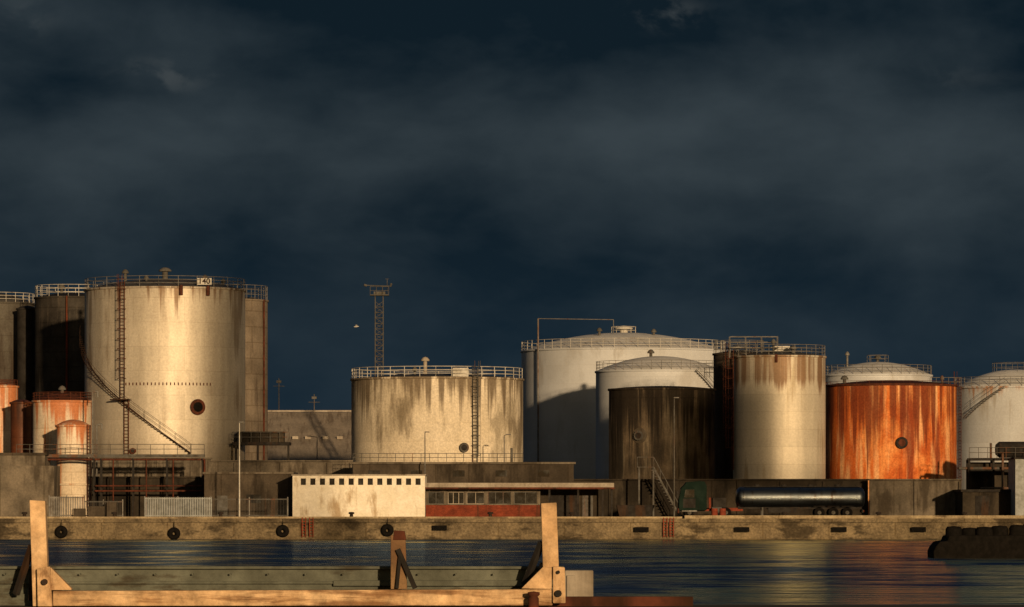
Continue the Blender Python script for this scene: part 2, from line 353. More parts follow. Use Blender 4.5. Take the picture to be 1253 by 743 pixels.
d=478; mt=tmat('black_tank_plates',(.05,.046,.042),(.028,.025,.023),stain=(.1,.085,.07),amt=.3,R=4,H=22,rough=.7,plates=(4,1.6,.06),spec=.1)
e,r,top=tank('dark bitumen coloured tank with red standpipe',88,45,363,d,mt,.5,darksteel,railmat=whitesteel,railn=22,railh=1.25)
mb=M(); x=-.15; mb.tube((x,-r-.2,0),(x,-r-.2,top),.11,8); mb.obj('standpipe',brightred,e); vent(e,-1,-1,top+.3,.7)
mt=tmat('brown_tank_plates',(.19,.16,.13),(.12,.1,.08),stain=(.06,.045,.035),amt=.45,R=5,H=22,rough=.8,plates=(4,1.7,.06))
e,r,top=tank('tall brown weathered tank with rusty standpipe',268,59.5,366,480,mt,.5,darksteel,railmat=galv,railn=28,railh=1.5)
mb=M(); q=math.radians(68); mb.tube((r*math.sin(q)+.1,-r*math.cos(q)-.1,0),(r*math.sin(q)+.1,-r*math.cos(q)-.1,top),.1,8); mb.obj('standpipe',redrust,e)
mt=tmat('shade_dark_tank_plates',(.1,.095,.085),(.07,.063,.055),stain=(.04,.03,.024),amt=.5,R=5,H=20,spec=.1)  # shade on this tank is put into the dark plate colour
tank('grey shaded tank with railed domed roof',-12,54,370,490,mt,1.2,None,railmat=whitesteel)
tank('narrow black tank between two larger tanks',33,12,377,484,darksteel,.3,None,rail=False)
siloM=tmat('rust_streaked_white_paint',(.7,.62,.52),(.58,.5,.4),stain=(.5,.19,.06),amt=.42,ss=(1.8,1.8,.08),R=3,H=11.6,rust=(.45,.14,.04),rlen=5,ramt=.6,plates=(3,2.2,.03))
siloM2=tmat('rust_streaked_cream_paint',(.7,.62,.52),(.58,.5,.4),stain=(.5,.19,.06),amt=.4,ss=(1.8,1.8,.08),R=2,H=9,rust=(.45,.14,.04),rlen=4,ramt=.5,plates=(3,2.2,.03))
e,r,top=tank('rust streaked white silo with railed domed top',76,36,490,440,siloM,.8,redrust,railmat=redrust,railn=16,railh=.8)
vent(e,0,0,top+.7,.4)
e,r,top=tank('small rust streaked silo with domed cap',89.5,20.5,520,431,siloM2,.55,None,rail=False,hoops=(3.2,6))
mb=M(); vladder(mb,r,math.radians(60),1,top,False); mb.obj('ladder',redrust,e)
orust=tmat('deep_orange_rust',(.13,.04,.016),(.075,.026,.012),stain=(.035,.016,.011),amt=.5,R=2,plates=(3,2,.03))
tank('narrow rusty orange vertical drum',26,13,492,446,orust,.3,None,rail=False)
tank('small white tank with low cone roof',0,22,472,452,siloM,.4,None,railmat=redrust,railn=12,railh=.6)

# wide cream tank
d=455; r=S(105,d)
mt=tmat('stained_cream_tank',(.7,.64,.54),(.58,.52,.42),scale=.2,stain=(.17,.14,.1),amt=.46,ss=(.42,.42,.07),R=r,H=14,rust=(.13,.1,.07),rlen=7,ramt=.36,low=((.55,.34,.17),1,4),plates=(5,1.9,.015),seam=(.8,.77,.72),rough=.85,patch=((.3,.265,.205),.3,.48),fine=.35)
e,r,top=tank('wide cream tank streaked with algae and rust',535,105,462,d,mt,.5,greysteel,railmat=whitesteel,railn=34,rt=.035)
mb=M(); vladder(mb,r,math.asin(46/105),4,top+.9,True); mb.obj('ladder',greysteel,e)
vent(e,-1.2,-2,top+.4,1.4,.2,conclight); vent(e,-2.2,-5,top+.2,.5,.12); vent(e,2,-7,top+.2,.4,.12)
mb=M(); mb.box(1.7,3.3,-8.2,-7.4,top,top+.9); mb.obj('instrument_box',whitesteel,e,bevel=.03)
manhole(e,r,math.asin(33/105),Z(549,d)-G,.5,[greysteel,darksteel])
mb=M(); x=S(91,d); y=-math.sqrt(r*r-x*x)-.25; mb.tube((x,y,3),(x,y,7),.12,8); mb.obj('standpipe',greysteel,e)

# big white tanks
wt=tmat('dusty_white_tank',(.5,.54,.61),(.42,.45,.5),scale=.12,stain=(.31,.31,.31),amt=.26,ss=(.35,.35,.06),R=12,H=18,rough=.8,plates=(7,2.2,.012),seam=(.84,.82,.8),fine=.1,patch=((.34,.35,.37),.14,.54))
rf=weathered('dusty_roof_paint',(.64,.65,.66),(.54,.55,.55),.3,(.38,.36,.33),.3,ss=(.5,.5,.5),rough=.85)
e,r,top=tank('very large white tank with shallow domed roof',763,125,427,530,wt,2.2,rf,railmat=whitesteel,railn=56,railh=1.1)
vent(e,0,-1,top+2.0,.6,.5,whitesteel); vent(e,-3,-5,top+1.6,.6,.15); vent(e,3.5,-4,top+1.6,.5,.15)
mb=M(); ringrail(mb,1.5,top+2.0,.9,10,rails=2); mb.obj('crown_railing',whitesteel,e)
mb=M(); x=S(658-763,530); y=-math.sqrt(r*r-x*x)-.6; zt=Z(393,530)-G
mb.tube((x,y,0),(x,y,zt),.1,8); mb.tube((x,y,zt),(x+9,y+3,zt),.045,6); mb.tube((x+9,y+3,zt),(x+9,y+3,top+1.5),.045,6); mb.obj('vent_pipe',galv,e)
e,r,top=tank('white tank with domed roof and walkway',807,78,453,495,wt,1.7,rf,railmat=galv,railn=40,rt=.025)
mb=M(); sstair(mb,r,math.radians(75),math.radians(30),top-4.5,top); mb.obj('stair',greysteel,e); vent(e,-1,-1,top+1.5,.5)
e,r,top=tank('white tank with domed roof behind rusty tank',1074,66,458,500,wt,1.5,rf,railmat=galv,railn=34)
vent(e,-3.6,-2,top+1.2,1.0,.12,galv); vent(e,0,0,top+1.4,.5)
mb=M(); ringrail(mb,1.2,top+1.45,.8,8,rails=2,t=.025); mb.obj('crown_railing',galv,e)
wt2=tmat('cool_grey_white_tank',(.47,.51,.57),(.4,.42,.46),scale=.15,stain=(.28,.27,.26),amt=.3,R=6,H=14,rust=(.3,.16,.09),rlen=3,ramt=.02,rough=.8,plates=(6,2,.015),seam=(.8,.78,.76),fine=.15)
e,r,top=tank('pale tank with cone roof and side walkway',1242,73,473,490,wt2,2.0,rf,railmat=galv,railn=34)
mb=M(); ringrail(mb,2.5,top+1.7,1.0,12,rails=2,t=.025); mb.obj('crown_railing',galv,e)
mb=M(); vladder(mb,r,math.radians(-68),2,top+1,True); mb.obj('ladder',redrust,e)
mb=M(); sstair(mb,r,math.radians(-60),math.radians(-15),top-3.5,top); mb.obj('stair',galv,e)

# blackened tank
d=450; r=S(65,d)
mt=tmat('blackened_tank_concrete',(.16,.125,.09),(.075,.06,.044),scale=.25,stain=(.022,.019,.016),amt=.62,ss=(.9,.9,.07),R=r,H=12,rough=.95,plates=(3,12,.05),rust=(.016,.013,.011),rlen=9,ramt=.62,spec=.1,pale=((.3,.26,.2),.35))
e,r,top=tank('low blackened tank with round manhole plate',810,65,475,d,mt,.3,darksteel,rail=False)
mb=M(); th=math.asin(-29/65); n=Vector((math.sin(th),-math.cos(th),0)); p=n*(r-.02)+Vector((0,0,Z(534,d)-G)); mb.tube(p,p+n*.08,.78,28)
mb.obj('round_plate',concrete,e)
manhole(e,r,th,Z(534,d)-G,.5,[greysteel,darksteel])
e,r,top=tank('narrow dark tank with caged ladder',904,31,432,459,tmat('dark_brown_plates',(.06,.05,.04),(.04,.032,.026),stain=(.02,.017,.013),amt=.4,R=3,spec=.1),.3,darksteel,railmat=galv,railn=16,railh=1.3)
# silver tank
d=445; r=S(56.5,d)
mt=tmat('silver_tank_plates',(.64,.6,.52),(.5,.465,.4),scale=.35,vs=(1,1,.12),stain=(.34,.29,.21),amt=.32,ss=(.7,.7,.05),R=r,metal=.35,rough=.6,rvar=.3,bump=.2,fine=.2,plates=(14,1.75,.02),seam=(.76,.74,.7),low=((.6,.46,.25),-1,2),H=13.8,rust=(.2,.12,.07),rlen=2.5,ramt=.2)
e,r,top=tank('silver grey upright tank with faint rust marks',953.5,56.5,435,d,mt,.5,greysteel,railmat=galv,railn=22)
mb=M(); vladder(mb,r,math.radians(-76),Z(575,d)-G,top+.6); mb.obj('ladder',redrust,e)
mb=M(); vladder(mb,r,math.radians(-97),Z(560,d)-G,top); mb.obj('ladder',redrust,e)
mb=M(); mb.box(-5.2,-.2,-2.6,-1.0,top+.75,top+.85)
for x in(-5.1,-3.5,-1.9,-.3):
    for y in(-2.55,-1.05): mb.tube((x,y,top-.2),(x,y,top+1.9),.035,6)
for y in(-2.55,-1.05):
    for z in(1.35,1.9): mb.tube((-5.1,y,top+z),(-.3,y,top+z),.035,6)
mb.obj('platform',galv,e); vent(e,-.8,-3.8,top+.2,1.0,.12); vent(e,1.2,-3,top+.3,.3)
mb=M(); mb.box(-.7,1.0,-1.2,0,top+.3,top+1.0); mb.obj('gauge_house',whitesteel,e)
mb=M(); q=-.12; x,y=(r+.1)*math.sin(q),-(r+.1)*math.cos(q); mb.box(x-.12,x+.12,y-.1,y+.05,top-.75,top+.05); mb.obj('overflow_box',redrust,e)
# orange tank
d=455; r=S(80,d)
mt=tmat('bright_orange_rust',(.64,.17,.035),(.48,.11,.028),scale=.3,stain=(.19,.035,.016),amt=.42,ss=(.75,.75,.04),R=r,H=11,rust=(.15,.032,.015),rlen=9,ramt=.28,rough=.9,plates=(5,3,.015),fine=.4,patch=((.74,.3,.1),.4,.46),pale=((.8,.5,.26),.7),spec=.12)
e,r,top=tank('squat tank covered in bright orange rust',1090,80,470,d,mt,.5,redrust,rail=False,hoops=(2.95,),rimmat=redrust)
manhole(e,r,math.asin(6/80),Z(543,d)-G,.6,[darksteel,redrust])
vent(e,-5,-3,top+.1,.4); vent(e,5,-3,top+.1,.4,.1)
mb=M(); ringrail(mb,r-.05,top,.3,30,rails=1,t=.02); mb.obj('rim_rail',redrust,e)

# ------------------------------------------------------------ antenna mast
d=500; ax=X(464,d); e=empty('antenna_mast','lattice steel mast with crowded top platform','mast',(ax,d,G))
mb=M(); h=Z(362,d)-G; w0=.45
for sx in(-1,1):
    for sy in(-1,1): mb.tube((sx*w0,sy*w0,0),(sx*w0,sy*w0,h),.05,6)
z=0;k=0
while z<h-1:
    for (a,b) in(((-1,-1),(1,-1)),((1,-1),(1,1)),((1,1),(-1,1)),((-1,1),(-1,-1))):
        if k%2:a,b=b,a
        mb.tube((a[0]*w0,a[1]*w0,z),(b[0]*w0,b[1]*w0,z+.62),.028,5); mb.tube((a[0]*w0,a[1]*w0,z),(b[0]*w0,b[1]*w0,z),.028,5)
    z+=.62;k+=1
mb.obj('lattice',greysteel,e)
mb=M(); mb.box(-1.0,1.1,-.8,.8,h,h+.12); mb.box(-.6,.7,-.6,.6,h+.12,h+.45)
for x in(-1.0,-.3,.4,1.1): mb.tube((x,-.8,h),(x,-.8,h+1.0),.035,6)
mb.tube((-1.0,-.8,h+1.0),(1.1,-.8,h+1.0),.035,6); mb.tube((-1.0,-.8,h+.55),(1.1,-.8,h+.55),.03,6); mb.tube((-1.5,-.8,h+1.15),(1.4,-.8,h+1.05),.05,6)
mb.obj('platform',greysteel,e)
mb=M(); mb.tube((-1.4,-.8,h+1.1),(-1.7,-.9,h+1.2),.14,10); mb.obj('floodlight',greysteel,e)
mb=M(); mb.tube((1.3,-.8,h+1.05),(1.4,-1.0,h+1.3),.12,10); mb.obj('floodlight',greysteel,e)
mb=M(); mb.tube((.9,0,h),(.9,0,h+1.9),.035,6); mb.tube((.7,0,h+1.9),(1.1,0,h+1.9),.025,6); mb.obj('aerial',greysteel,e)

# ------------------------------------------------------------ warehouse
d=520; e=empty('warehouse','long warehouse with corrugated grey pitched roof','building',(X(380,d),d,G))
x0,x1=S(-60,d),S(70,d); ze=Z(562,d)-G; zr=Z(502,d)-G
mb=M(); mb.box(x0,x1,0,26,0,ze); mb.obj('wall',concdark,e)
mb=M(); n=90
for i in range(n):
    xa=x0-.4+(x1-x0+.8)*i/n; xb=x0-.4+(x1-x0+.8)*(i+1)/n; xm=(xa+xb)/2
    for (p,q,za,zb) in((xa,xm,0,.045),(xm,xb,.045,0)):
        mb.add([(p,-.5,ze+za-.1),(q,-.5,ze+zb-.1),(q,13,zr+zb),(p,13,zr+za)],[(0,1,2,3)])
        mb.add([(p,13,zr+za),(q,13,zr+zb),(q,26.5,ze+zb),(p,26.5,ze+za)],[(0,1,2,3)])
mb.obj('roof',roofm,e)
mb=M(); mb.box(x0-.5,x1+.5,12.8,13.2,zr+.06,zr+.26); mb.obj('ridge_cap',conclight,e)
for x in(-2.4,-.9,1.2,2.9):
    mb=M(); mb.box(x,x+.7,5,6.2,ze+(zr-ze)*.42,ze+(zr-ze)*.42+.35); mb.obj('skylight',conclight,e)
for px,py in((336,460),(380,480)):
    m=M(); m.tube((0,0,0),(0,0,Z(py,540)-G),.06,6); m.tube((-.7,0,Z(py+10,540)-G),(.7,0,Z(py+10,540)-G),.04,6); m.box(-.3,.3,-.2,.2,Z(py+6,540)-G,Z(py+3,540)-G)
    m.obj('light_mast',greysteel,loc=(X(px,540),550,G),label='thin steel light mast behind the warehouse',category='light mast',group='light masts beyond the tanks')

# ------------------------------------------------------------ walls
def wall(label,p0,p1,pyt,d,mat,t=.4,pil=3.2,cap=True):
    x0,x1=X(p0,d),X(p1,d); h=Z(pyt,d)-G; xc=(x0+x1)/2
    mb=M(); mb.box(x0-xc,x1-xc,0,t,0,h)
    n=max(1,int((x1-x0)/pil))
    for i in range(n+1):
        x=x0-xc+(x1-x0-.25)*i/n; mb.box(x,x+.25,-.2,-.002,0,h-.1)
    if cap: mb.box(x0-xc-.1,x1-xc+.1,-.27,t+.1,h,h+.15)
    return mb.obj('concrete_wall',mat,loc=(xc,d,G),label=label,category='wall')
wall('tall brown ribbed concrete bund wall',112,258,562,437,concrete,pil=.9)
wall('tall concrete bund wall below silver tank',258,431,565,437,concrete,pil=2.2)
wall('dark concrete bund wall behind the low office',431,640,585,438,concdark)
wall('concrete bund wall coloured dark as shade behind lorry',640,1062,588,434,concshade,pil=4)
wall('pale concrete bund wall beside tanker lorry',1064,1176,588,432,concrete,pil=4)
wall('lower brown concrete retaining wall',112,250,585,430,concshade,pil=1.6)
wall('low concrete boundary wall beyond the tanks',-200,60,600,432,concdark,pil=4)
def straightrail(name,label,p0,p1,pyb,pyt,d,mat,n,rails=2,t=.03):
    x0,x1=X(p0,d),X(p1,d); zb,zt=Z(pyb,d),Z(pyt,d); mb=M(); L=x1-x0
    for i in range(n+1): mb.tube((L*i/n,0,0),(L*i/n,0,zt-zb),t,6)
    for j in range(rails): zz=(zt-zb)*(j+1)/rails; mb.tube((0,0,zz),(L,0,zz),t,6)
    return mb.obj(name,mat,loc=(x0,d,zb),label=label,category='railing')
# ------------------------------------------------------------ buildings
def facade(mb,x0,x1,z0,z1,y0,y1,ops,oz0,oz1,t=.3):
    mb.box(x0,x1,y0,y0+t,z0,oz0); mb.box(x0,x1,y0,y0+t,oz1,z1); x=x0
    for a,b in ops+[(x1,x1)]:
        if a>x+1e-4: mb.box(x,a,y0,y0+t,oz0,oz1)
        x=b
    mb.box(x0,x0+t,y0+t,y1,z0,z1); mb.box(x1-t,x1,y0+t,y1,z0,z1); mb.box(x0+t,x1-t,y1-t,y1,z0,z1)
    mb.box(x0+t,x1-t,y0+t,y1-t,z1-.35,z1-.1)
def win(parent,a,b,z0,z1,y,frame,mull=0,t=.06):
    mb=M(); mb.m=0; mb.box(a,a+t,y,y+.08,z0,z1); mb.box(b-t,b,y,y+.08,z0,z1); mb.box(a+t,b-t,y,y+.08,z0,z0+t); mb.box(a+t,b-t,y,y+.08,z1-t,z1)
    for i in range(mull):
        x=a+(b-a)*(i+1)/(mull+1); mb.box(x-.03,x+.03,y+.005,y+.075,z0+t,z1-t)
    mb.m=1; mb.box(a+t,b-t,y+.03,y+.05,z0+t,z1-t)
    return mb.obj('window',[frame,glass],parent)
d=412; e=empty('white_shed','flaking white flat roofed shed with clerestory windows','building',(X(358,d),d,G))
W=S(162,d); H=Z(582,d)-G; ops=[]; oz0,oz1=Z(593.5,d)-G,Z(585.5,d)-G
for i in range(13):
    a=S(10+i*11.7,d)
    ops.append((a,a+S(6.3,d)))
mb=M(); facade(mb,0,W,0,H,0,9,ops,oz0,oz1); mb.obj('wall',white,e)
mb=M(); mb.box(-.1,W+.1,-.12,9.1,H,H+.12); mb.obj('roof',conclight,e)
for a,b in ops: win(e,a,b,oz0,oz1,.15,darksteel)
d=418; m=M(); W=S(108,d); H=Z(580,d)-G
e=empty('grey_shed','dark rendered flat roofed shed with grey door','building',(X(250,d),d,G))
m.box(0,W,0,8,0,H); m.obj('wall',concdark,e); m=M(); m.box(-.15,W+.1,-.2,8.2,H,H+.18); m.obj('roof',concrete,e)
m=M(); m.box(1.2,2.2,-.06,-.002,0,2.1); m.box(2.05,2.12,-.12,-.06,1,1.1); m.obj('door',greysteel,e)
m=M(); m.box(4,5.4,-.05,-.002,1.4,2.2); m.obj('window',glass,e)
# office
d=414; x0=X(521,d); e=empty('harbour_office','low brick office with flat overhanging roof and windows','building',(x0,d,G))
W=S(140,d); H=Z(598,d)-G; oz0,oz1=Z(617,d)-G,Z(602,d)-G
ops=[(S(a,d),S(b,d)) for a,b in((3,22),(27,47),(50,72),(76,104),(108,136))]
mb=M(); mb.box(0,W,0,.3,0,oz0-.08); mb.obj('brick_base',brickm,e)
mb=M(); mb.box(-.02,W,-.08,.3,oz0-.08,oz0)
x=0
for a,b in ops+[(W,W)]:
    if a>x: mb.box(x,a,0,.3,oz0,oz1)
    x=b
mb.box(0,W,0,.3,oz1,H); mb.box(0,.3,.3,10,0,H); mb.box(W-.3,W,.3,10,0,H); mb.box(.3,W-.3,9.7,10,0,H); mb.obj('wall',concrete,e)
for i,(a,b) in enumerate(ops): win(e,a,b,oz0,oz1,.12,conclight if i in(1,2) else greysteel,1+i%2)
mb=M(); mb.box(-.6,S(230,d),-1.6,10.6,H,Z(591,d)-G); mb.obj('roof',conclight,e,bevel=.02)
mb=M(); mb.box(-.65,S(230,d)+.05,-1.66,-1.6,H-.05,H+.12); mb.obj('fascia',redrust,e)
for px in(150,185,215,226):
    mb=M(); mb.box(S(px,d),S(px,d)+.18,-1.3,-1.1,0,H); mb.obj('canopy_post',darksteel,e)
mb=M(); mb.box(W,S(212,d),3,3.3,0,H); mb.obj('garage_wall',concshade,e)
mb=M(); mb.box(W+1,W+3.6,2.9,2.996,0,2.3); mb.obj('garage_door',darksteel,e)
mb=M(); mb.box(W+4,W+5,2.9,2.996,0,2.1); mb.obj('door',greysteel,e)
m=M(); H2=Z(568,427)-G; W2=S(270,427); m.box(0,W2,0,6,0,H2); 
e=empty('upper_block','long brown rendered block behind the office roof','building',(X(432,427),427,G)); m.obj('wall',concdark,e)
m=M(); m.box(-.2,W2+.2,-.25,6.2,H2,H2+.2); m.obj('roof',concrete,e)
for i in range(5):
    m=M(); x=1.5+i*4.1; m.box(x,x+1.1,-.05,-.003,H2-1.2,H2-.6); m.obj('window',glass,e)
straightrail('parapet_railing','low grey railing on brown block roof',432,640,565,555,429,greysteel,20)
d=424; e=empty('concrete_blockhouse','low grey concrete blockhouse with stepped flat roof','building',(X(-80,d),d,G))
m=M(); m.box(0,S(146,d),0,6,0,Z(570,d)-G); m.box(S(5,d),S(134,d),.8,6,Z(570,d)-G,Z(557,d)-G); m.obj('wall',concrete,e)
m=M(); m.box(-.1,S(136,d),.6,6.2,Z(557,d)-G,Z(554,d)-G); m.obj('roof',concdark,e)
e=empty('steel_platform','dark steel valve platform beside the numbered tank','platform',(X(302,446),446,G))
m=M(); w_=S(52,446); z0=Z(541,446)-G
m.box(-1.5,w_,0,4,z0-.3,z0); m.obj('deck',darksteel,e)
for x in(-1.2,1,w_-.2):
    m=M(); m.box(x,x+.2,0,.2,0,z0-.3); m.obj('leg',darksteel,e)
m=M(); m.box(-1,w_-.6,.6,3,z0,Z(528,446)-G); m.obj('valve_cabin',concshade,e)
m=M()
for i in range(7): x=-1.5+(w_+1.5)*i/6; m.tube((x,0,z0),(x,0,z0+1),.03,6)
m.tube((-1.5,0,z0+1),(w_,0,z0+1),.03,6); m.tube((-1.5,0,z0+.5),(w_,0,z0+.5),.03,6); m.obj('railing',greysteel,e)
# pipe gantry
d=427; e=empty('pipe_gantry','long steel pipe gantry walkway on trestle legs','gantry',(X(20,d),d,G))
L=S(230,d); zb=Z(556,d)-G; m=M()
m.box(0,L,0,.9,zb-.1,zb); m.beam((0,0,zb-.2),(L,0,zb-.2),.1,.2); m.beam((0,.9,zb-.2),(L,.9,zb-.2),.1,.2); m.obj('deck',greysteel,e)
m=M()
for i in range(15): x=L*i/14; m.tube((x,0,zb),(x,0,zb+.95),.03,6)
for z in(.5,.95): m.tube((0,0,zb+z),(L,0,zb+z),.03,6)
m.obj('railing',greysteel,e)
for x in(7.5,L*.45,L*.62,L*.8,L-.2):
    m=M()
    for y in(.05,.85): m.beam((x,y,0),(x,y,zb-.4),.14,.14)
    m.beam((x,.05,zb*.5),(x,.85,zb*.8),.08,.08); m.obj('trestle_leg',darksteel,e)
m=M(); m.tube((0,.3,zb-.5),(L,.3,zb-.5),.1,10); m.tube((0,.65,zb-.5),(L,.65,zb-.5),.08,10); m.tube((L,.3,zb-.5),(L,.3,0),.1,10)
m.tube((7.6,-.3,zb*.42),(L-.2,-.3,zb*.42),.09,10); m.tube((7.6,-.3,zb*.5),(L-.2,-.3,zb*.5),.07,10)
for x in (9.4,12.6,15.2): m.tube((x,-.3,0),(x,-.3,zb-.5),.07,8)
m.obj('pipe',redrust,e)
for px,pt in((113,480),(170,590),(118,520)):
    m=M(); h=Z(pt,433)-G; m.tube((0,0,0),(0,0,h),.08,8); m.tube((0,0,h),(.5,0,h+.1),.08,8); m.tube((.5,0,h+.1),(.5,0,h-.5),.08,8)
    m.obj('standpipe',galv,loc=(X(px,433),433.3,G),label='slim galvanised vent standpipe beside the silos',category='pipe',group='vent standpipes by the silos')

# fences
def fence(label,p0,p1,pt,d,mat,slat=.1,gap=.16,name='slatted_fence'):
    x0,x1=X(p0,d),X(p1,d); L=x1-x0; h=Z(pt,d)-G; e=empty(name,label,'fence',(x0,d,G))
    m=M(); x=0
    while x<L: m.box(x,x+slat,0,.03,.12,h-.05); x+=gap
    m.obj('slats',mat,e); m=M()
    for z in(.2,h-.2): m.box(0,L,.035,.09,z,z+.09)
    m.obj('rail',mat,e); n=max(2,int(L/2.6))
    for i in range(n+1): x=L*i/n; m=M(); m.box(x-.05,x+.05,.095,.2,0,h+.06); m.obj('post',galv,e)
palegrey=weathered('pale_grey_paint',(.3,.33,.36),(.22,.24,.25),1.5,RUST,.2,rough=.75)
fence('pale grey slatted steel gate on the quay',177,258,608,406,palegrey)
fence('pale slatted steel fence beside the blockhouse',60,103,607,407,galv)
fence('dark mesh fence on the quay',258,352,609,409,greysteel,.02,.14)
fence('dark mesh fence beside small silo',103,150,612,408,greysteel,.02,.14)
for x,w_,h_ in((0,1.5,1.1),(1.7,.9,1.5),(-1.4,1.1,.9)):
    m=M(); m.box(0,w_,0,.5,0,h_); m.box(w_*.48,w_*.52,-.02,-.002,.1,h_-.1); m.obj('equipment_cabinet',concdark,loc=(X(108,406)+x,406,G),bevel=.03,label='grey equipment cabinet standing by the fence',category='cabinet',group='equipment cabinets by the fence')

# lamp posts
def lamppost(px,pt,d,label,arm=0.9,mat=None):
    h=Z(pt,d)-G; e=empty('lamp_post',label,'lamp post',(X(px,d),d,G),'lamp posts along the quay')
    m=M(); m.tube((0,0,0),(0,0,h),.08,8,.045); m.tube((0,0,h),(arm,-.1,h+.12),.04,6); m.obj('pole',mat or galv,e)
    m=M(); m.box(arm-.1,arm+.4,-.2,.05,h+.05,h+.15); m.obj('lamp_head',galv,e,bevel=.03)
lamppost(293,518,408,'pale steel lamp post beside slatted gate',.05,whitesteel)
lamppost(520,530,425,'slim steel lamp post behind the office',.05)
lamppost(825,488,410,'tall steel lamp post beside parked lorry',.05,greysteel)
lamppost(617,533,440,'slim pale lamp post before cream tank',.3)
lamppost(388,535,500,'curved lamp post before the warehouse',-1.0)

e=empty('steel_staircase','steel staircase climbing over the bund wall','staircase',(X(800,430),430,G)); m=M()
h=Z(572,430)-G; n=16
for i in range(n): m.box(2.6-i*.17-.3,2.6-i*.17,0,.9,h*i/n,h*i/n+.05)
for y in(0,.9): m.beam((2.6,y,0),(0,y,h),.05,.15)
m.box(-1.6,0,0,.9,h,h+.06); m.obj('flight',greysteel,e); m=M()
for y in(0,.9):
    m.tube((2.6,y,1),(0,y,h+1),.03,6); m.tube((0,y,h+1),(-1.6,y,h+1),.03,6)
    for i in range(5): x=2.6-2.6*i/4; m.tube((x,y,h*i/4),(x,y,h*i/4+1),.025,6)
m.tube((-1.6,0,h),(-1.6,0,h+1),.03,6); m.obj('handrail',greysteel,e)
for x in(-1.5,-.1): m=M(); m.box(x,x+.15,.1,.25,0,h); m.obj('leg',greysteel,e)

# ------------------------------------------------------------ tanker lorry
chrome=weathered('stainless_steel',(.13,.15,.17),(.08,.095,.11),1,(.05,.04,.035),.3,vs=(.3,1,3),rough=.38,metal=1,bump=.08,fine=.2)
green=weathered('dark_green_paint',(.005,.016,.012),(.004,.012,.009),1,(.008,.008,.006),.3,rough=.7,bump=.03,fine=.1,spec=.08)
d=412; e=empty('tanker_lorry','dark green lorry pulling long stainless steel tank trailer','lorry',(X(830,d),d,G)); s=S(1,d)
def wheel(parent,x,y,R=.5):
    mb=M(); mb.torus((0,0,0),R*.74,R*.26,'y',24,8,sx=.6); mb.tube((0,-.1,0),(0,.1,0),R*.55,16); mb.m=1; mb.tube((0,-.14,0),(0,-.1,0),R*.36,12); mb.tube((0,-.2,0),(0,-.14,0),R*.13,8)
    mb.obj('wheel',[rubber,greysteel],parent,(x,y,R))
m=M(); m.prism([(0,.7),(.0,1.7),(.22,2.8),(.55,3.1),(.7,3.35),(1.9,3.45),(2.4,3.4),(2.6,3.0),(2.6,.7)],-1.2,1.2); m.obj('cab',green,e,bevel=.06)
m=M(); m.prism([(.5,1.9),(.62,2.65),(1.45,2.65),(1.45,1.9)],-1.215,-1.203); m.obj('side_window',glass,e)
m=M(); m.box(.4,1.55,-1.212,-1.203,.95,1.82); m.box(1.35,1.5,-1.23,-1.212,1.7,1.74); m.obj('door',darksteel,e)
m=M(); m.box(.3,1.7,-1.25,-1.203,.6,.72); m.obj('step',galv,e)
m=M(); m.prism([(-.015,1.75),(.19,2.7),(.215,2.7),(.02,1.75)],-1.0,1.0); m.obj('windscreen',glass,e)
m=M(); m.box(-.12,.02,-1.2,1.2,.45,.9); m.obj('bumper',redrust,e,bevel=.03)
m=M(); m.box(-.14,-.12,-1.1,-.75,.6,.8); m.obj('headlight',whitesteel,e); m=M(); m.box(-.14,-.12,.75,1.1,.6,.8); m.obj('headlight',whitesteel,e)
m=M(); m.box(-.2,-.05,-1.5,-1.3,1.9,2.5); m.tube((-.1,-1.35,2.5),(.1,-1.2,2.6),.03,6); m.obj('mirror',darksteel,e)
m=M(); m.box(0.2,6,-.45,-.3,.65,.95); m.box(.2,6,.3,.45,.65,.95); m.box(2.8,3.0,-1.1,-.6,.9,1.9); m.obj('tractor_chassis',brightred,e)
m=M(); m.box(3.15,4.4,-1.1,1.1,.96,1.9); m.obj('pump_locker',darksteel,e,bevel=.04)
m=M(); m.tube((3.1,-1,.75),(4.0,-1,.75),.3,14); m.obj('fuel_tank',greysteel,e)
L0=S(70,d); L1=S(228,d); Rt=1.0; zc=Z(609,d)-G
m=M(); n=40
xs=[(L0,.45),(L0+.12,.78),(L0+.32,.96),(L0+.55,1)]+[(L0+.55+(L1-L0-1.1)*i/12,1) for i in range(1,13)]+[(L1-.32,.96),(L1-.12,.78),(L1,.45)]
vs=[(x,Rt*1.1*k*math.cos(2*math.pi*j/n),zc+Rt*k*math.sin(2*math.pi*j/n)) for x,k in xs for j in range(n)]
m.add(vs,[(i*n+j,i*n+(j+1)%n,(i+1)*n+(j+1)%n,(i+1)*n+j) for i in range(len(xs)-1) for j in range(n)],True)
m.add(vs[:n],[tuple(range(n))]); m.add(vs[-n:],[tuple(range(n))[::-1]])
m.obj('tank_barrel',chrome,e)
for i in range(5):
    m=M(); x=L0+.8+(L1-L0-1.6)*i/4
    m.add([(x+dx,(Rt*1.1+.03)*math.cos(2*math.pi*j/n),zc+(Rt+.03)*math.sin(2*math.pi*j/n)) for dx in(-.04,.04) for j in range(n)],[(j,(j+1)%n,n+(j+1)%n,n+j) for j in range(n)],True)
    m.obj('barrel_band',chrome,e)
m=M(); m.box(L0+.8,L1-.5,-.25,.25,zc+Rt+.03,zc+Rt+.08)
for x in(L0+2,L0+4.5,L0+7,L0+9.5): m.tube((x,0,zc+Rt),(x,0,zc+Rt+.22),.26,14)
m.obj('catwalk',darksteel,e)
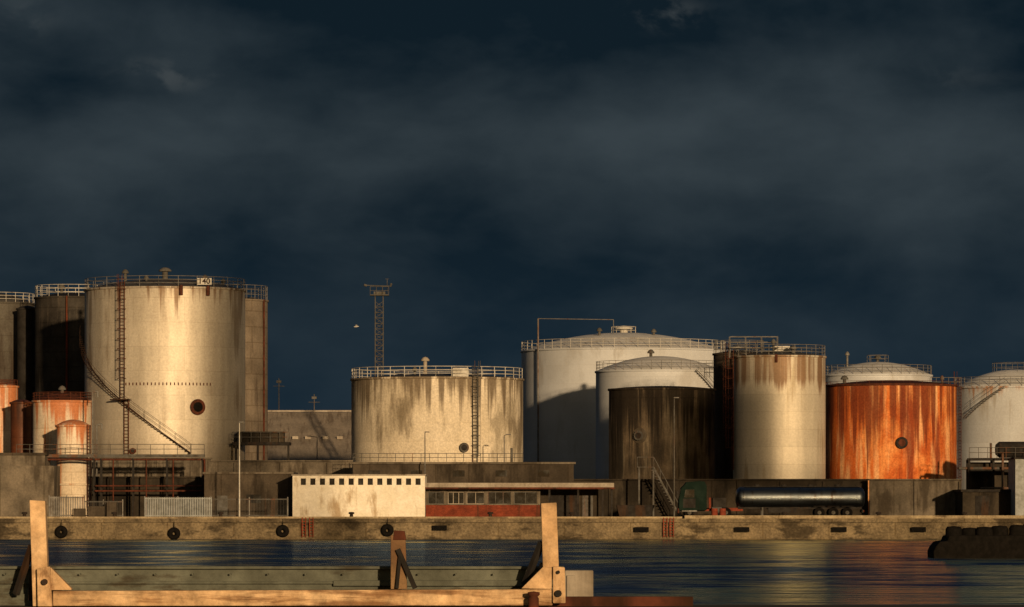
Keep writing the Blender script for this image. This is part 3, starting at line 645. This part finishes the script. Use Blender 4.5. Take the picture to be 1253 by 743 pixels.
m=M(); m.box(L0+.2,L1-.3,-.5,-.35,.85,1.1); m.box(L0+.2,L1-.3,.35,.5,.85,1.1); m.box(L0+3,L0+5.6,-1.15,-.75,.5,.95); m.box(L1-.35,L1-.2,-1.2,1.2,.5,.8); m.obj('trailer_chassis',darksteel,e)
for y in(-.8,.65): m=M(); m.box(L0+2.4,L0+2.55,y,y+.15,0,1); m.obj('landing_leg',greysteel,e)
for x in(L1-1.7,L1-3.0,L1-4.3): m=M(); m.box(x-.55,x+.55,-1.25,-.8,1.08,1.12); m.obj('mudguard',darksteel,e)
for x in(1.0,4.4,L1-1.7,L1-3.0,L1-4.3):
    for y in(-1.05,1.05): wheel(e,x,y)
m=M(); m.box(L1-.19,L1-.14,-1.1,-.8,.58,.72); m.obj('tail_light',brightred,e)

m=M(); m.prism([(0,1.2),(.3,0),(3.2,0),(3.6,1.2)],0,1.6); m.obj('rubbish_skip',darksteel,loc=(X(755,414),416,G),bevel=.03,label='dark steel rubbish skip beside the office',category='skip')
for px in(874,884):
    m=M(); m.tube((0,0,0),(0,0,.9),.3,14); m.torus((0,0,.3),.3,.02,'z',14,6); m.torus((0,0,.6),.3,.02,'z',14,6)
    m.obj('oil_drum',brightred,loc=(X(px,407),406.6,G),label='rusty red oil drum standing on the quay',category='drum',group='oil drums on the quay')
# far right structures
d=425; e=empty('pump_house','dark pump house with flat roof','building',(X(1178,d),d,G))
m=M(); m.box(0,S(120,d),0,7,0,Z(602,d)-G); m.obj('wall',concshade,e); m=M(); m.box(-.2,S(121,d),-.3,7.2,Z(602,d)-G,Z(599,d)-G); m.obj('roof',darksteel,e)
m=M(); m.box(1.2,2.6,-.05,-.003,0,2.1); m.obj('door',darksteel,e)
d=436; e=empty('pipe_rack','dark steel pipe rack carrying a horizontal vessel','pipe rack',(X(1186,d),d,G)); m=M(); zt=Z(562,d)-G; L=S(90,d)
for x in(0,L*.33,L*.66,L):
    for y in(0,2): m.beam((x,y,0),(x,y,zt),.2,.2)
    m.beam((x,0,zt*.8),(x,2,zt*.8),.12,.12)
for z in(zt*.8,zt):
    for y in(0,2): m.beam((0,y,z),(L,y,z),.2,.25)
m.beam((0,0,0),(L*.33,0,zt*.8),.1,.1); m.beam((L*.66,0,zt*.8),(L,0,0),.1,.1)
m.obj('frame',darksteel,e); m=M(); zc2=zt+.95; x_=L*.42; m.tube((x_,1,zc2),(L*.98,1,zc2),.8,24); m.tube((x_-.35,1,zc2),(x_,1,zc2),.5,24,.8); m.obj('vessel',darksteel,e)
m=M()
for y in(.3,.8,1.4): m.tube((-1,y,zt*.8+.25),(L+2,y,zt*.8+.25),.14,10)
m.tube((L*.3,.4,zt),(L*.3,.4,zt+1.6),.12,10); m.tube((L*.95,.9,0),(L*.95,.9,zt+3.0),.1,10); m.tube((L*.45,-.3,zt*.2),(L*.45,-.3,zt*1.1),.12,10); m.tube((L*.15,-.3,zt*.5),(L*.9,-.3,zt*.5),.12,10); m.obj('pipe',greysteel,e)
m=M()
for i in range(9): x=L*i/8; m.tube((x,-.1,zt+.12),(x,-.1,zt+1.15),.03,6)
m.tube((0,-.1,zt+1.15),(L,-.1,zt+1.15),.03,6); m.tube((0,-.1,zt+.65),(L,-.1,zt+.65),.03,6); m.obj('railing',greysteel,e)
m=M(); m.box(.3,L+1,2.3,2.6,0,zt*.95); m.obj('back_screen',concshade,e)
m=M(); m.box(0,3,0,6,0,Z(562,422)-G); ec=empty('pale_cabin','tall pale blue grey rendered cabin','building',(X(1241,422),421,G)); m.obj('wall',palegrey,ec)
m=M(); m.box(-.1,3.1,-.1,6.1,Z(562,422)-G,Z(562,422)-G+.15); m.obj('roof',darksteel,ec)
straightrail('tank_walkway','steel walkway handrail linking two tank roofs',1138,1176,473,462,486,galv,5)
straightrail('roof_walkway','pale steel walkway handrail linking tank roofs',862,900,462,450,470,galv,6)

# ------------------------------------------------------------ quay furniture
mb=M(); mb.torus((0,0,0),.35,.23,'y',28,10,sx=.9); mb.tube((0,0,.5),(0,.05,1.1),.03,6)
t0=mb.obj('tyre_fender',rubber,loc=(X(75,400),399.95,Z(651,400)),label='black tyre fender hanging on the quay wall',category='tyre',group='tyre fenders on the quay wall')
for px,py in((213,653),(346,650),(474,649)):
    o=t0.copy(); col.objects.link(o); o.location=(X(px,400),399.95,Z(py,400))
m=M(); m.box(-.65,.65,-.22,0,-.22,.22); m.tube((-.4,-.22,0),(-.4,-.3,0),.07,8); m.tube((.4,-.22,0),(.4,-.3,0),.07,8)
b0=m.obj('rubber_fender',rubber,loc=(X(538,400),400.04,Z(646,400)),bevel=.04,label='black rubber block fender bolted to quay wall',category='fender',group='block fenders on the quay wall')
for px in(785,908,1027,1124,1220):
    o=b0.copy(); col.objects.link(o); o.location=(X(px,400),399.98,Z(648,400))
for px in(372,381,814,822):
    m=M()
    for x in(-.16,.16): m.box(x-.04,x+.04,-.15,-.05,-1.7,.1)
    for i in range(7): m.box(-.12,.12,-.14,-.08,-1.6+i*.26,-1.55+i*.26)
    m.obj('quay_ladder',brightred,loc=(X(px,400),400,G),label='red steel ladder fixed to the quay wall',category='ladder',group='ladders on the quay wall')
m=M(); m.lathe([(.28,0),(.28,.06),(.17,.1),(.15,.38),(.26,.42),(.28,.52),(.2,.58),(.001,.6)],16)
c0=None
for px in(30,140,270,430,600,700,850,960,1075,1180):
    if c0 is None: o=c0=m.obj('mooring_bollard',darksteel,label='dark cast iron mooring bollard on the quay edge',category='bollard',group='bollards along the quay')
    else: o=c0.copy(); col.objects.link(o)
    o.location=(X(px,402),402,G)

# floating pontoon
d=270; e=empty('mooring_pontoon','near black floating pontoon with bulky rubber rollers','pontoon',(X(1143,d),d,0)) 
m=M(); m.prism([(0,-.4),(-.05,.4),(.1,.7),(.35,1.0),(.8,1.05),(.9,1.35),(1.2,1.4),(7.5,1.4),(7.5,-.4)],0,4); m.obj('float',rubber,e,bevel=.08)
rr_=random.Random(3)
for i in range(6):
    x=1.3+i*.95+rr_.uniform(-.08,.08); r_=.5+rr_.uniform(-.04,.05); zz=2.0+rr_.uniform(-.15,.15); m=M()
    m.lathe([(r_*.9,.6),(r_,.8),(r_*1.02,1.2),(r_,zz-.2),(r_*.8,zz-.04),(.01,zz)],18,(x,.55+.4*(i%2),0))
    m.obj('rubber_roller',rubber,e)

# ------------------------------------------------------------ near timber barrier
d=50.0; s=S(1,d); e=empty('timber_barrier','sun bleached timber barrier frame with bolted posts','barrier',(X(36,d),d,2.3))
def LX(px): return (px-36)*s
def LZ(py): return Z(py,d)-2.3
m=M(); m.prism([(LX(36),LZ(612)),(LX(55),LZ(613)),(LX(60),LZ(742)),(LX(40),LZ(742))],0,.16); m.obj('post',wood,e,bevel=.008)
m=M(); m.prism([(LX(46),LZ(696)),(LX(62),LZ(693)),(LX(65),LZ(742)),(LX(47),LZ(742))],-.1,-.004); m.obj('foot_block',wood,e,bevel=.01)
m=M(); m.prism([(LX(62.5),LZ(694)),(LX(88),LZ(720)),(LX(88),LZ(722)),(LX(62.5),LZ(722))],-.08,.08); m.obj('gusset',wood,e,bevel=.006)
m=M(); m.tube((LX(56),-.16,LZ(712)),(LX(56),-.1,LZ(712)),.035,10); m.obj('bolt',darksteel,e)
m=M(); m.beam((LX(38),.1,LZ(668)),(LX(16),.3,LZ(728)),.06,.06); m.obj('brace',darksteel,e)
m=M(); m.beam((LX(40),.1,LZ(690)),(LX(33),.3,LZ(735)),.05,.05); m.obj('brace',darksteel,e)
m=M(); m.prism([(LX(65.3),LZ(723)),(LX(676),LZ(721)),(LX(676),LZ(741)),(LX(65.3),LZ(741.5))],-.06,.14); m.obj('bottom_beam',woodh,e,bevel=.01)
m=M(); m.prism([(LX(478),LZ(655)),(LX(496),LZ(655)),(LX(498),LZ(721)),(LX(478),LZ(721))],.0,.13); m.obj('post',woodd,e,bevel=.008)
m=M(); m.prism([(LX(482),LZ(649)),(LX(495),LZ(650)),(LX(497),LZ(661)),(LX(481),LZ(661))],-.01,.12); m.obj('post_cap',redrust,e,bevel=.008)
m=M(); m.beam((LX(487),-.03,LZ(672)),(LX(508),-.05,LZ(720)),.05,.05); m.obj('brace',darksteel,e)
m=M(); m.beam((LX(490),-.03,LZ(676)),(LX(486),-.05,LZ(720)),.035,.04); m.obj('brace',darksteel,e)
m=M(); m.prism([(LX(662),LZ(616)),(LX(681),LZ(615)),(LX(684),LZ(700)),(LX(665),LZ(722))],0,.16); m.obj('post',wood,e,bevel=.008)
m=M(); m.prism([(LX(676.3),LZ(693)),(LX(691),LZ(694)),(LX(692),LZ(738)),(LX(676.3),LZ(738))],-.12,-.004); m.obj('foot_block',wood,e,bevel=.012)
m=M(); m.prism([(LX(638),LZ(720)),(LX(664),LZ(694)),(LX(675),LZ(694)),(LX(675),LZ(720.7))],-.1,-.005); m.obj('gusset',wood,e,bevel=.006)
for zz,rr in((726,.04),(700,.02)): m=M(); m.tube((LX(683),-.17,LZ(zz)),(LX(683),-.12,LZ(zz)),rr,10); m.obj('bolt',darksteel,e)
m=M(); m.beam((LX(663),.08,LZ(664)),(LX(642),.3,LZ(716)),.06,.06); m.obj('brace',darksteel,e)
m=M(); m.beam((LX(664),.08,LZ(690)),(LX(654),.3,LZ(730)),.05,.05); m.obj('brace',darksteel,e)
d=50.55; x0=X(-60,d); x1=X(690,d); zb=2.3; zt=Z(693,d)
m=M(); h=zt-zb
m.box(0,x1-x0,.08,.3,0,h); m.box(0,x1-x0,0,.08,h*.93,h); m.box(0,X(408,d)-x0,.03,.08,h*.55,h*.62); m.box(X(408,d)-x0,x1-x0,.0,.08,h*.5,h*.64); m.box(0,x1-x0,.01,.08,0,h*.3)
for px in range(-40,690,46):
    xx=X(px,d)-x0; m.tube((xx,-.012,h*.8),(xx,.08,h*.8),.012,6)
m.obj('crash_barrier',mossy,loc=(x0,d-.05,zb),bevel=.006,label='long algae green ribbed steel edge barrier',category='barrier')
m=M(); m.box(0,S(35,d),0,.3,0,Z(698,d)-zb); m.box(.02,.12,-.03,0,.05,.35); m.obj('end_block',conclight,loc=(X(691,d),d-.05,zb),bevel=.012,label='pale square concrete block ending the barrier',category='concrete block')
d=50.7; m=M(); m.box(0,S(195,d),0,.1,0,Z(729,d)-zb); m.obj('edge_angle',redrust,loc=(X(651,d),d-.5,zb),bevel=.006,label='rusty red steel edge strip on the near quay',category='steel strip')
m=M(); m.lathe([(.06,0),(.06,.1),(.045,.12),(.07,.14),(.07,.17),(.001,.18)],14); m.obj('mooring_ring_post',redrust,loc=(X(653,49.8),49.75,2.3),label='small rusty red mooring post at barrier foot',category='mooring post')

# seagull
e=empty('seagull','white seagull flying above the tanks','bird',(X(436,455),455,Z(400,455)))
m=M(); m.tube((-.25,0,0),(-.05,0,.02),.03,8,.08); m.tube((-.05,0,.02),(.14,0,.03),.08,8,.06); m.tube((.14,0,.03),(.24,0,.05),.06,8,.03); m.tube((.24,0,.05),(.3,0,.04),.015,6,.004); m.obj('body',whitesteel,e)
for sg in(-1,1):
    m=M(); m.add([(.1,sg*.05,.04),(-.08,sg*.05,.04),(-.1,sg*.3,.2),(.08,sg*.3,.21),(-.12,sg*.62,.12)],[(0,1,2,3),(3,2,4)]); m.obj('wing',whitesteel,e)

# ------------------------------------------------------------ unseen cranes added on a side pier to cast soft shadows on the tanks
m=M(); m.box(45,230,118,152,-3,2.3); m.obj('side_pier',concrete,kind='structure')
e=empty('shadow_crane','tall steel gantry crane standing on the side pier','crane',(117,135,2.3),'cranes on the side pier')
m=M()
for x in(-4,4):
    for y in(-6,6): m.beam((x,y,0),(x,y,44),.5,.5)
m.beam((-4,-6,20),(4,-6,20),.4,.4); m.beam((-4,6,20),(4,6,20),.4,.4)
m.obj('portal_leg',greysteel,e)
m=M(); m.box(-12,-4.6,-4,4,41.5,52.5); m.obj('shade_block',palegrey,e)  # block sized and placed to shade the low dark tank
m=M()
for y in(-1.5,1.5): m.beam((-12,y,41),(10,y,41),.5,.8)
m.obj('boom',greysteel,e)
e=empty('shadow_crane','jib crane with raised box boom on side pier','crane',(60.5,135,2.3),'cranes on the side pier')
m=M()
for x in(-3,3):
    m.beam((x,-3,0),(0,0,43),.6,.6); m.beam((x,3,0),(0,0,43),.6,.6)
m.obj('portal_leg',greysteel,e)
m=M(); m.beam((0,0,42),(2.0,0,68),3.2,4.2); m.obj('boom',greysteel,e)  # thick upright boom shaped to throw a dark band on the numbered tank
